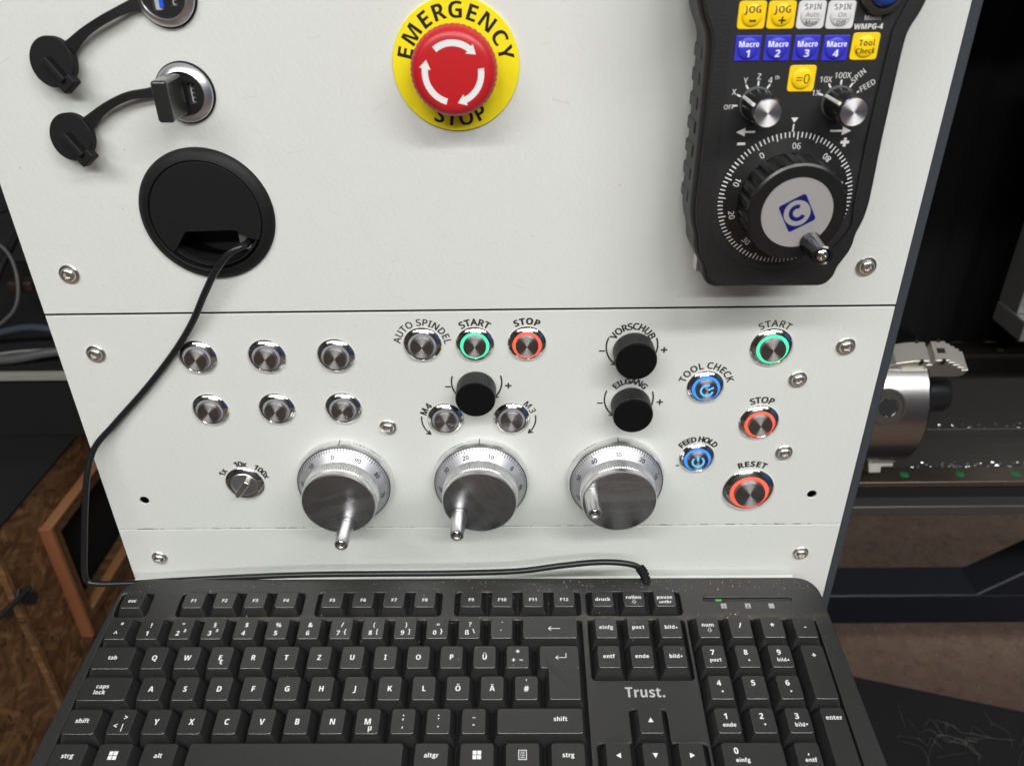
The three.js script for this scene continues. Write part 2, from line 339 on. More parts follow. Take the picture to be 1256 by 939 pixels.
function handWheel(x, y, reading, brush, handleAt, handleR, stickerAt, label) {
  const w = sub(cab, 'hand_wheel', [x, y, 0.02], label);
  part(w, 'base_ring', WG.base, M.aluminium);
  part(w, 'groove', WG.groove, M.blackMatt);
  part(w, 'scale_ring', WG.scale, scaleMat, { turn: [0, 0, Math.PI - rad(reading * 3.6)] });
  part(w, 'knurled_rim', WG.knurl, M.aluminium);
  part(w, 'rim_bevel', WG.bevel, M.aluminium);
  part(w, 'wheel_face', WG.face, wheelFace, { turn: [0, 0, brush] });
  part(w, 'index_mark', WG.mark, M.blackMatt, { at: [0, 29.95, 2.9] });
  const hx = handleR * Math.cos(rad(handleAt)), hy = handleR * Math.sin(rad(handleAt));
  part(w, 'handle', WG.handle, M.satin, { at: [hx, hy, 25] });
  part(w, 'handle_screw', WG.tip, M.steel, { at: [hx, hy, 25] });
  const a0 = rad(stickerAt), n = 14, pos = [], uv = [], idx = [];
  for (let i = 0; i <= n; i++) for (const j of [0, 1]) { const a = a0 + rad(42) * (0.5 - i / n), r = 30.12; pos.push(r * Math.cos(a), r * Math.sin(a), 0.8 + 3.4 * j); uv.push(i / n, j); }
  for (let i = 0; i < n; i++) idx.push(2 * i, 2 * i + 1, 2 * i + 2, 2 * i + 1, 2 * i + 3, 2 * i + 2);
  const sg = new THREE.BufferGeometry(); sg.setAttribute('position', new THREE.Float32BufferAttribute(pos, 3)); sg.setAttribute('uv', new THREE.Float32BufferAttribute(uv, 2)); sg.setIndex(idx); sg.computeVertexNormals();
  part(w, 'sticker', sg, std([0.9, 0.9, 0.9], 0.5, 0, { map: stickerMap }));
}
handWheel(-81.6, -116, -2.2, rad(-72), -79, 16.2, 55, 'left aluminium handwheel with its scale near 0, handle at the bottom');
handWheel(3.6, -116, 14.6, rad(36), -144, 16, 128, 'middle aluminium handwheel with its scale between 10 and 20, handle at lower left');
handWheel(87.7, -115.9, 29.8, rad(91), 160, 17.6, 134, 'right aluminium handwheel with its scale at 30, handle at the left');

// ---------- emergency stop ----------
{
  const e = sub(cab, 'emergency_stop_button', [0, 128, 0.02], 'red mushroom emergency stop button on a round yellow plate');
  const text = colour(canvas(1024, 1024, (c, w) => {
    c.fillStyle = 'rgb(243,225,24)'; c.fillRect(0, 0, w, w); c.fillStyle = c.strokeStyle = 'rgb(30,22,18)'; c.scale(w / 60, w / 60);
    arcText(c, 'EMERGENCY', 30, 30, 23.7, 166, 13, 8.7, 'bold', false, 0); arcText(c, 'STOP', 30, 30, 24.6, 249, 296, 8.7, 'bold', true, 0);
  }));
  part(e, 'yellow_plate', planarUV(turned([[30, 0], [30, 1.1], [29.7, 1.4], [8, 1.4]], 120), -30, -30, 60, 60), std([1, 1, 1], 0.42, 0, { map: text }));
  part(e, 'stem', turned([[13, 1], [13, 6], [11, 8], [11, 13]], 48), M.black);
  const scallop = (r, a, z) => (r > 18.6 && z < 19 ? r + 0.3 * Math.abs(Math.sin(23 * a)) - 0.2 : r);
  part(e, 'red_cap', turned([[11, 11], [17, 11.2], [19, 11.8], [19.8, 12.8], [19.9, 15], [19.8, 16.8], [19.2, 18.6], [18.2, 20.2], [16.8, 21.3], [15.4, 21.75], [14, 21.9], [0, 21.9]], 184, 0.5, scallop), M.red);
  for (const [from, to] of [[128, 36], [8, -83], [-105, -206]]) {
    const s = new THREE.Shape(), r = 12.7, w = 1.4, b = to + 17, P = (rr_, d) => [rr_ * Math.cos(rad(d)), rr_ * Math.sin(rad(d))];
    s.absarc(0, 0, r + w, rad(from), rad(b), true);
    s.lineTo(...P(r + 2.6, b - 1)); s.lineTo(...P(r + 0.4, to)); s.lineTo(...P(r - 2.6, b + 1)); s.lineTo(...P(r - w, b));
    s.absarc(0, 0, r - w, rad(b), rad(from), false);
    part(e, 'white_arrow', plate(s, 21.7, 22.02, 0.05, 1), M.white);
  }
}

// ---------- cable grommet ----------
{
  const g = sub(cab, 'cable_grommet', [-133.2, 56.5, 0.02], 'round black plastic cable grommet with the keyboard cable coming out');
  part(g, 'outer_ring', turned([[35, 0], [35, 0.8], [34.2, 2], [31.5, 3.6], [29.6, 4.1], [29.1, 3.9], [29, 3.2], [29, -22], [28, -22], [28, -0.5]], 96), M.grommet);
  const c = new THREE.Shape(); c.absarc(0, 0, 28.6, rad(-27), rad(222), false);
  c.lineTo(-19.3, -17.6); c.lineTo(-13, -8.8); c.quadraticCurveTo(-12.3, -8, -11, -8); c.lineTo(12.4, -7.4); c.quadraticCurveTo(13.6, -7.4, 14.4, -8.2); c.lineTo(21.5, -12.4);
  part(g, 'cover_disc', plate(c, 1.2, 3.5, 0.35, 2), M.grommet);
  part(g, 'inner_lip', turned([[28, 1.4], [27.6, 2.3], [26.6, 2.3], [26.4, 1.6], [26.4, -1]], 80), M.black);
  part(g, 'inner_plug', box(7, 14, 18, 1, [14.5, -15, -16]), std([0.3, 0.3, 0.27], 0.5));
  part(g, 'inner_panel', box(56, 40, 2, 0.5, [0, -12, -26]), M.inside);
  part(g, 'blue_indicator_light', box(1.3, 1.3, 1, 0.3, [-2.4, -11.5, -14]), glow([0.12, 0.14, 1.1]));
}

// ---------- round sockets with rubber caps ----------
function socket(x, y, label, capAt, strapPts, blue) {
  const s = sub(cab, 'round_socket', [x, y, 0.02], label);
  part(s, 'gasket', turned([[14.3, 0], [14.3, 1.1], [13.9, 1.4], [10, 1.4]], 80), M.rubber);
  part(s, 'silver_ring', turned([[13.6, 1.4], [13.6, 2.2], [13.3, 2.7], [10.6, 4.6], [10.3, 4.7], [10, 4.4], [10, 2]], 96), M.satin);
  const port = (px, w, h) => rounded(rect(px - w / 2, -h / 2, px + w / 2, h / 2), 0.6);
  part(s, 'socket_insert', plate(shapeOf(circlePts(0, 0, 10, 64), [port(-3.2, 5.4, 13), port(4, 3.2, 9.5)]), -8, 3.4, 0.3, 1), M.black);
  part(s, 'socket_tongue', box(2.2, 11.4, 8, 0.3, [-2.2, 0, -2]), blue ? std([0.015, 0.1, 0.75], 0.4) : M.black);
  part(s, 'port_pins', mergeGeometries([0, 1, 2, 3].map((i) => box(0.9, 1.2, 2, 0.2, [4, -3.2 + 2.1 * i, 0.6]))), M.darkIron);
  part(s, 'port_floor', box(16, 16, 1, 0.2, [0, 0, -8.2]), M.inside);
  // strap: a flat band, thicker at both ends
  const curve = new THREE.CatmullRomCurve3(strapPts.map(([a, b, c]) => V(a - x, b - y, c))), n = 30, pos = [], idx = [];
  for (let i = 0; i <= n; i++) {
    const p = curve.getPoint(i / n), t = curve.getTangent(i / n), side = V(-t.y, t.x, 0).normalize(), w = 2.0 + 1.3 * Math.abs(2 * (i / n) - 1) ** 3, d = 0.9;
    for (const [a, b] of [[-1, -1], [-0.8, 1], [0.8, 1], [1, -1]]) pos.push(p.x + side.x * w * a, p.y + side.y * w * a, p.z + d * b);
  }
  for (let i = 0; i < n; i++) for (let j = 0; j < 4; j++) { const a = 4 * i + j, b = 4 * i + ((j + 1) % 4); idx.push(a, b, a + 4, b, b + 4, a + 4); }
  idx.push(0, 2, 1, 0, 3, 2); const e = 4 * n; idx.push(e, e + 1, e + 2, e, e + 2, e + 3);
  let sg = new THREE.BufferGeometry(); sg.setAttribute('position', new THREE.Float32BufferAttribute(pos, 3)); sg.setIndex(idx); sg = toCreasedNormals(sg, 0.7);
  part(s, 'rubber_strap', sg, M.rubber);
  const [cx, cy] = capAt, tilt = [rad(-8), rad(-8), 0];
  const cap = mergeGeometries([
    turned([[10.6, 0], [11.3, 0.5], [11.3, 3.6], [10.8, 4.2], [0, 4.2]], 64),
    (() => { const b = box(3.2, 13, 6, 0.9); b.rotateZ(rad(38)); b.translate(3.2, -3.4, 6); return b; })(),
    (() => { const b = box(8.4, 5, 5.5, 0.8); b.rotateZ(rad(38)); b.translate(7.4, -9.6, 4.6); return b; })(),
  ].map((q) => { q.deleteAttribute('uv'); return q; }));
  part(s, 'rubber_cap', cap, M.rubber, { at: [cx - x, cy - y, 3.2], turn: tilt });
}
socket(-130.9, 160.3, 'round silver socket at the top edge with a blue port and hanging rubber cap', [-187.6, 132.6], [[-143, 157, 2.2], [-148, 155.6, 3.5], [-156, 152.4, 5], [-164, 148.8, 5], [-171.5, 144.6, 5], [-179.5, 138.6, 5]], true);
socket(-131.1, 117.5, 'round silver socket with the black stick plugged in, above the grommet', [-188.8, 98.2], [[-143, 118.4, 2.2], [-148, 118, 3.5], [-156.3, 117.2, 5], [-164.3, 114.5, 5], [-171.8, 110.6, 5], [-180.5, 104.5, 5]], false);
{
  const d = thing('memory_stick', 'small black stick plugged into the lower round socket', 'USB stick', [-132.9, 117.9, 3.6]);
  part(d, 'stick_body', box(7.4, 18.6, 20, 1.6, [0, 0, 12.5]), phys([0.02, 0.02, 0.02], 0.28, 0, { clearcoat: 0.6, clearcoatRoughness: 0.12 }));
  part(d, 'plug_collar', box(5, 12.6, 6, 0.3, [-1, -0.4, 0]), M.satin);
}

// ---------- handheld pendant ----------
{
  const CX = 151.4, t = thing('handheld_pendant', 'black handheld control pendant with coloured keys and a jog wheel', 'pendant', [CX, 0, 0.4]);
  const half = [[52, 205], [50, 166], [46.2, 152], [42.6, 145], [42, 138], [41.6, 100], [42, 70], [41, 62], [38.6, 55.5], [38.4, 49], [33.2, 39.5], [32.6, 35], [30, 30.4], [26.5, 28.6]];
  const outline = (d) => rounded([...half.map(([x, y]) => [x - d, y + (y < 31 ? d : 0)]), ...half.slice().reverse().map(([x, y]) => [-(x - d), y + (y < 31 ? d : 0)])], 3, 4);
  const shell = std([0.011, 0.011, 0.0113], 0.48, 0, { bumpMap: tile(grain, 0.12, 0.12), bumpScale: 0.0001 });
  part(t, 'shell', plate(shapeOf(outline(0)), 13, 38.6, 3.6, 4), shell);
  part(t, 'back_shell', plate(shapeOf(outline(3.4)), 0, 18, 2.5, 3), shell);
  // raised rim round the keypad; the dial's bay is the round lower end
  const R = 36.4, cy = 73.5, pad = [];
  for (let a = 200; a <= 340; a += 5) pad.push([0.8 + R * Math.cos(rad(a)), cy + R * Math.sin(rad(a))]);
  const inner = [...pad, [34, 72], [33.7, 100], [34.2, 120], [35.2, 146], [39.5, 158], [42, 203], [-42, 203], [-39.5, 158], [-34.7, 147.5], [-33.6, 120], [-33.4, 100], [-33.6, 72]].map((p) => new THREE.Vector2(...p));
  part(t, 'rim', plate(shapeOf(outline(2.2), [inner.slice().reverse()]), 38, 40.6, 0.9, 3), shell);
  const RX = 45, Y0 = 28, YH = 140, KX = 1024 / 90, ink = 'rgb(226,226,224)';
  const padMap = colour(canvas(1024, Math.round(YH * KX), (c, w, h) => {
    c.fillStyle = 'rgb(31,30,31)'; c.fillRect(0, 0, w, h);
    for (let i = 0; i < 300; i++) { c.fillStyle = `rgba(150,145,135,${rr(0.1, 0.5)})`; c.fillRect(rnd() * w, rnd() * h, rr(1, 2.5), rr(1, 2.5)); }
    c.scale(KX, KX); c.translate(RX, YH + Y0);          // x = x, y = -y
    c.fillStyle = c.strokeStyle = ink; c.textAlign = 'center'; c.textBaseline = 'middle';
    const put = (s, x, y, size, wgt = '', turn = 0) => { c.save(); c.translate(x, -y); c.rotate(turn); c.font = `${wgt} ${size}px sans-serif`; c.fillText(s, 0, 0); c.restore(); };
    const dash = (x, y, a, l = 2, wd = 0.75) => { c.save(); c.translate(x, -y); c.rotate(-a); c.fillRect(-l / 2, -wd / 2, l, wd); c.restore(); };
    put('OFF', -29.9, 115.8, 2.7); dash(-27.2, 115.8, 0); put('X', -28.4, 121.4, 3.4); put('Y', -24, 126, 3.4); put('Z', -18.4, 127.6, 3.4); put('4', -13.4, 126, 3.4); put('th', -10.6, 127, 2.2);
    for (const a of [155, 123, 90, 58]) { dash(-18.4 + 8.6 * Math.cos(rad(a)), 116.4 + 8.6 * Math.sin(rad(a)), rad(a)); dash(17.2 + 8.6 * Math.cos(rad(a)), 116.4 + 8.6 * Math.sin(rad(a)), rad(a)); }
    put('1X', 7, 120.6, 3.3); put('10X', 10.3, 126, 3.3); put('100X', 17.3, 127.6, 3.3); put('SPIN', 24.2, 127.4, 3.2, '', rad(-46)); put('FEED', 28.8, 123.4, 3.2, '', rad(-32)); dash(25.2, 120.9, rad(30), 1, 0.7);
    put('Model', 25.3, 149.9, 2.5); put('WMPG-4', 24.3, 147.4, 3, 'bold');
    for (const [s, x] of [[-1, -20.2], [1, 20.4]]) { c.fillRect(x - 4.2, -104.9, 7.4, 0.9); c.beginPath(); c.moveTo(x + s * 5.2, -104.4); c.lineTo(x + s * 1.2, -102.5); c.lineTo(x + s * 1.2, -106.3); c.fill(); }
    c.fillRect(-24.3, -99.9, 3.6, 1.2); c.fillRect(21.8, -100.1, 3.8, 1.3); c.fillRect(23.05, -101.4, 1.3, 3.9);
    c.beginPath(); c.moveTo(-0.3 - 1.6, -110.4); c.lineTo(-0.3 + 1.6, -110.4); c.lineTo(-0.3, -108.2); c.fill(); c.fillRect(-0.65, -107.6, 0.7, 3.7);
  }));
  part(t, 'keypad_plate', planarUV(plate(shapeOf(inner), 37, 39.4, 0.2, 1), -RX, Y0, 2 * RX, YH), std([1, 1, 1], 0.55, 0, { map: padMap }));
  for (const s of [-1, 1]) for (let i = 0; i < 7; i++) part(t, 'grip_rib', box(3, 6.6, 17, 1.4, [s * 40.9, 136 - 10.6 * i, 22]), shell);
  // keys: one cap each, printed
  const yellow = [[246, 204, 10], [40, 34, 20]], silver = [[214, 214, 214], [70, 70, 74]], blue = [[52, 52, 190], [238, 238, 250]];
  const keys = [[-25, 152, 'JOG', '-', yellow], [-12.8, 151.9, 'JOG', '+', yellow], [-0.5, 151.8, 'SPIN', 'Auto|Man', silver], [11.7, 151.6, 'SPIN', 'On|Off', silver],
    [-25, 139.2, 'Macro', '1', blue], [-12.7, 139.1, 'Macro', '2', blue], [-0.4, 139, 'Macro', '3', blue], [11.9, 138.8, 'Macro', '4', blue], [24.2, 139.3, 'Tool', 'Check', yellow], [-0.2, 126.8, '=0', '', yellow]];
  for (const [x, y, a, b, [bg, fg]] of keys) {
    const isBlue = bg === blue[0], W = isBlue ? 10.8 : 11.4, H = isBlue ? 10 : 10.7;
    const map = colour(canvas(160, 160, (c, w) => {
      c.fillStyle = `rgb(${bg})`; c.fillRect(0, 0, w, w); c.fillStyle = `rgb(${fg})`; c.textAlign = 'center'; c.textBaseline = 'middle';
      const put = (s, yy, size, wgt = 'bold', squeeze = 1) => { c.save(); c.translate(w / 2 + 4, yy); c.scale(squeeze, 1); c.font = `${wgt} ${size}px sans-serif`; c.fillText(s, 0, 0); c.restore(); };
      if (a === '=0') put('=0', 82, 78, '');
      else if (isBlue) { put(a, 54, 48, 'bold', 0.9); put(b, 112, 66); }
      else if (b === 'Check') { put('Tool', 58, 50, 'bold', 0.95); put('Check', 106, 42, 'bold', 0.95); }
      else if (a === 'SPIN') { const [p, q] = b.split('|'); put(a, 34, 44); put(p, 78, 38, ''); c.fillRect(w / 2 - 46, 102, 92, 3); put(q, 124, 36); }
      else { put(a, 48, 54); if (b === '-') c.fillRect(w / 2 - 16, 106, 40, 12); else put(b, 110, 92); }
    }));
    const k = sub(t, 'key', [x, y, 39.4]), m = std([1, 1, 1], 0.42, 0, { map });
    part(k, 'key_film', planarUV(plate(shapeOf(rounded(rect(-W / 2, -H / 2, W / 2, H / 2), isBlue ? 0.4 : 1.5)), -0.2, 0.5, 0.2, 2), -W / 2, -H / 2, W, H), m);
    part(k, 'key_dome', planarUV(turned([[4.6, 0.3], [4.35, 0.8], [3.7, 1.15], [2.4, 1.4], [0, 1.5]], 40, 0.9), -W / 2, -H / 2, W, H), m);
  }
  // two rotary switches
  const side = std([0.012, 0.012, 0.012], 0.2);
  for (const [x, label] of [[-18.4, 'left rotary switch of the pendant, pointing at X'], [17.2, 'right rotary switch of the pendant, pointing at 1X']]) {
    const k = sub(t, 'rotary_switch', [x, 116.5, 39.4], label);
    part(k, 'switch_skirt', turned([[7.4, 0], [7.3, 1.2], [6.9, 1.6], [5, 1.8]], 48), std([0.09, 0.1, 0.1], 0.18));
    part(k, 'switch_body', turned([[6.7, 1], [6.3, 18.2], [6.0, 19.2], [5.4, 19.6]], 60), side);
    part(k, 'pointer', box(1.5, 1.4, 17, 0.4, [6.6, 0, 9.6]), std([0.85, 0.85, 0.8], 0.35), { turn: [0, 0, rad(152)] });
    part(k, 'switch_cap', turned([[5.6, 19.2], [5.5, 19.9], [0, 19.95]], 72), M.spunBright);
  }
  // enabling button at the top edge
  const eb = sub(t, 'enabling_button', [27.4, 160.6, 39.4], 'dark round button with a blue dome at the top of the pendant');
  part(eb, 'collar', turned([[9.6, 0], [9.6, 1.4], [9, 2.6], [7.4, 3.4], [6.4, 3.2], [6.2, 1]], 64), phys([0.05, 0.045, 0.04], 0.14, 0.3));
  part(eb, 'blue_dome', turned([[6.2, 1], [6, 4], [4.8, 5.6], [2.6, 6.4], [0, 6.6]], 48, 0.9), std([0.015, 0.06, 0.3], 0.15));
  // jog wheel
  const jw = sub(t, 'jog_wheel', [0.8, 73.6, 39.4], 'black jog wheel with white scale, silver disc and small handle');
  const wheelScale = colour(canvas(2048, 256, (c, w, h) => {
    c.fillStyle = 'rgb(22,22,22)'; c.fillRect(0, 0, w, h); c.fillStyle = 'rgb(232,232,230)';
    for (let i = 0; i < 100; i++) { const l = i % 10 === 0 ? 0.42 : i % 5 === 0 ? 0.4 : 0.3; c.fillRect((i / 100) * w - 2.6, h * (1 - l) + 8, 5.6, h * l - 12); }
    for (let i = 0; i <= 10; i++) { c.save(); c.translate((i / 10) * w, h * 0.33); c.scale(1, 2.1); c.font = '48px sans-serif'; c.textAlign = 'center'; c.textBaseline = 'middle'; c.fillText(String((i % 10) * 10), 0, 0); c.restore(); }
  }));
  part(jw, 'scale_disc', turned([[30.9, 0.3], [22, 2.4]], 160, 0.5), std([1, 1, 1], 0.4, 0, { map: wheelScale }), { turn: [0, 0, Math.PI + rad(15 * 1.0 + 18.4)] });
  part(jw, 'finger_rim', turned([[22.4, 1.5], [22.4, 2.6], [22.2, 17.4], [21.8, 18.6], [20.8, 19.3], [16, 19.4]], 240, 0.35, (r, a, z) => (z > 2 && z < 18 && r > 21 ? r - 0.9 * Math.max(0, Math.cos(24 * a)) ** 0.5 : r)), std([0.01, 0.01, 0.01], 0.3));
  const C = colour(canvas(512, 512, (c, w) => {
    c.fillStyle = 'rgb(206,204,204)'; c.fillRect(0, 0, w, w); c.translate(w / 2, w / 2); c.rotate(rad(-29)); c.scale((w / 32) * 1.38, (w / 32) * 1.38);
    c.fillStyle = 'rgb(38,38,134)'; c.beginPath(); c.roundRect(-4.6, -4.9, 9.2, 9.8, 0.9); c.fill();
    c.strokeStyle = c.fillStyle = 'rgb(206,204,204)'; c.lineWidth = 0.7; c.beginPath(); c.arc(0, 0, 3.9, 0, 7); c.stroke();
    c.beginPath(); c.arc(0, 0, 3.6, 0, 7); c.fill(); c.strokeStyle = 'rgb(38,38,134)'; c.lineWidth = 1.3; c.beginPath(); c.arc(0.1, 0, 2.1, rad(48), rad(312)); c.stroke();
  }));
  part(jw, 'silver_disc', planarUV(turned([[15.8, 19.2], [15.7, 19.7], [0, 19.7]], 80), -16, -16, 32, 32), std([1, 1, 1], 0.34, 0.6, { map: C }));
  part(jw, 'handle', turned([[4.9, 0], [4.9, 1.4], [4.4, 2.2], [4.7, 16], [4.5, 17.4], [3.9, 17.8], [3.2, 17.4], [3.1, 16.6]], 48), std([0.01, 0.01, 0.01], 0.16), { at: [8.2, -13.6, 19.4] });
  part(jw, 'handle_screw', turned([[3.1, 16], [3, 16.8], [2.2, 17.5], [1.2, 17.8], [0.9, 17.2], [0, 17]], 32, 0.8), M.steel, { at: [8.2, -13.6, 19.4] });
  part(t, 'metal_clip', box(2.4, 9, 8, 0.6, [-32.8, 37.6, 24]), M.satin);
}

// ---------- keyboard ----------
const U = 19.05;
const board = thing('keyboard', 'black full size keyboard with white lettering in front of the white panel', 'keyboard', [-183.74, -177.51, 87.71]);
board.rotation.set(rad(9.5), 0, rad(-0.28), 'ZYX');
// plan coordinates: u to the right, v to the back; local (u, height, -v); height 0 is the top of a key
const UX = -62, UV0 = -100, UW = 480, UH = 170, KS = 2048 / UW;
const keyList = [];
const key = (u, v, w, legends = [], o = {}) => keyList.push({ u, v, w: w * U - 1.1, d: 17.9, top: 0, legends, ...o });
const main = (x, row, w, ...legends) => key((x + w / 2 - 2) * U, row, w, legends);
const letter = (s) => [s, 0, 0.4, 4.1, 'bold'];
const two = (a, b, c) => [[a, 0.3, 3, 3.6, 'bold'], [b, c ? -1.4 : -0.4, -2.4, 3.8, 'bold'], ...(c ? [[c, 2.5, -1.6, c.length && '²³'.includes(c) ? 4.2 : 3.6, 'bold']] : [])];
const small = (s, dx = 0, dy = 0) => [s, dx, dy, 3.1, 'bold'];
// function row
const F = { v: 40.9, d: 15.4, top: -2.6 };
const fkey = (u, legends) => key(u * U, F.v, 1, legends, { d: F.d, top: F.top });
fkey(-1.5, [small('esc')]);
[0.5, 1.5, 2.5, 3.5, 5, 6, 7, 8, 9.5, 10.5, 11.5, 12.5].forEach((u, i) => fkey(u, [[`F${i + 1}`, 0, 0, 3, 'bold']]));
fkey(13.75, [small('druck')]); fkey(14.75, [small('rollen', 0, 1.5), ['⇩', 0, -1.5, 3, '']]); fkey(15.75, [small('pause', 0, 1.4), ['untbr', 0, -1.2, 2.6, 'bold']]);
// number row
main(0, U, 1, ['°', 1.4, 3, 4, 'bold'], ['^', -0.4, -2.4, 4, 'bold']);
[['!', '1'], ['"', '2', '²'], ['§', '3', '³'], ['$', '4'], ['%', '5'], ['&', '6'], ['/', '7', '{'], ['(', '8', '['], [')', '9', ']'], ['=', '0', '}'], ['?', 'ß', '\\'], ['`', '´']].forEach((a, i) => main(i + 1, U, 1, ...two(...a)));
main(13, U, 2, ['left', 2.5, 0, 7]);
// letters
main(0, 0, 1.5, small('tab', -0.5, 0.6)); [...'QWERTZUIOPÜ'].forEach((s, i) => main(1.5 + i, 0, 1, ...(s === 'E' ? [letter(s), ['€', 1.2, -2.6, 3.4, 'bold']] : [letter(s)])));
main(12.5, 0, 1, ['*', 0, 3.2, 4.2, 'bold'], ['+', -2.4, -1.4, 4, 'bold'], ['~', 2, -1.4, 4, 'bold']);
main(0, -U, 1.75, small('caps', -1.6, 2), small('lock', -2.2, -1.6)); [...'ASDFGHJKLÖÄ'].forEach((s, i) => main(1.75 + i, -U, 1, letter(s)));
main(12.75, -U, 1, ["'", 0, 4.2, 3.6, 'bold'], ['#', 0, -0.6, 4.4, 'bold']);
main(0, -2 * U, 1.25, small('shift', 0, 1)); main(1.25, -2 * U, 1, ['>', 1.6, 3.2, 3.8, 'bold'], ['<', -2.4, -1.6, 3.8, 'bold'], ['|', 1.4, -2.2, 3.6, 'bold']);
[...'YXCVBN'].forEach((s, i) => main(2.25 + i, -2 * U, 1, letter(s))); main(8.25, -2 * U, 1, letter('M'), ['µ', 1.6, -2.9, 3.6, 'bold']);
[[';', ','], [':', '.'], ['_', '-']].forEach((a, i) => main(9.25 + i, -2 * U, 1, [a[0], 0, a[0] === '_' ? 4.6 : 3.2, 4, 'bold'], [a[1], 0, -1.2, 4, 'bold']));
main(12.25, -2 * U, 2.75, small('shift', 11, 1.4));
[[0, 'strg'], [1.25, 'win'], [2.5, 'alt'], [10, 'altgr'], [11.25, 'win'], [12.5, 'menu'], [13.75, 'strg']].forEach(([x, s]) => main(x, -3 * U, 1.25, s === 'win' || s === 'menu' ? [s, 0, 1.4, 4.6] : small(s, 0, 1.2)));
main(3.75, -3 * U, 6.25);
// navigation block
const at = (u, v, ...l) => key(u * U, v, 1, l);
[['einfg', 'pos1', 'bild▴'], ['entf', 'ende', 'bild▾']].forEach((r, j) => r.forEach((s, i) => at(13.75 + i, U - j * U, small(s, 0, 0.6))));
at(14.75, -2 * U, ['up', 0, 1, 3.4]); at(13.75, -3 * U, ['leftward', 0, 1, 3.4]); at(14.75, -3 * U, ['down', 0, 1, 3.4]); at(15.75, -3 * U, ['rightward', 0, 1, 3.4]);
// numeric block
const N0 = 16.92, num = (i, v, ...l) => key((N0 + i) * U, v, 1, l);
num(0, U, small('num', 0, 2), ['⇩', 0.6, -1.2, 3, '']); num(1, U, ['/', 0, 1, 4.4, 'bold']); num(2, U, ['*', 0, 0.6, 4.4, 'bold']); num(3, U, ['-', 0, 1.2, 4.6, 'bold']);
[['7', 'pos1', '8', '▴', '9', 'bild▴'], ['4', '◂', '5', '', '6', '▸'], ['1', 'ende', '2', '▾', '3', 'bild▾']].forEach((r, j) => [0, 1, 2].forEach((i) => num(i, -j * U, [r[2 * i], -0.6, 3, 4.2, 'bold'], [r[2 * i + 1], 0.4, -1.7, 2.8, 'bold'])));
key((N0 + 3) * U, -0.5 * U, 1, [['+', 0, 11, 4.6, 'bold']], { d: 17.9 + U }); key((N0 + 3) * U, -2.5 * U, 1, [small('enter', 0, 11.4)], { d: 17.9 + U });
key((N0 + 0.5) * U, -3 * U, 2, [['0', -8.6, 3.2, 4.2, 'bold'], ['einfg', -6, -1.6, 2.8, 'bold']]); num(2, -3 * U, [',', 0, 3, 4, 'bold'], ['entf', 0.5, -1.6, 2.8, 'bold']);
const enterKey = { u: 0, v: 0, top: 0, legends: [], outline: [[11.5, 0.5], [13, 0.5], [13, -1.5], [11.75, -1.5], [11.75, -0.5], [11.5, -0.5]].map(([x, y]) => [x * U, y * U]) };
keyList.push(enterKey);

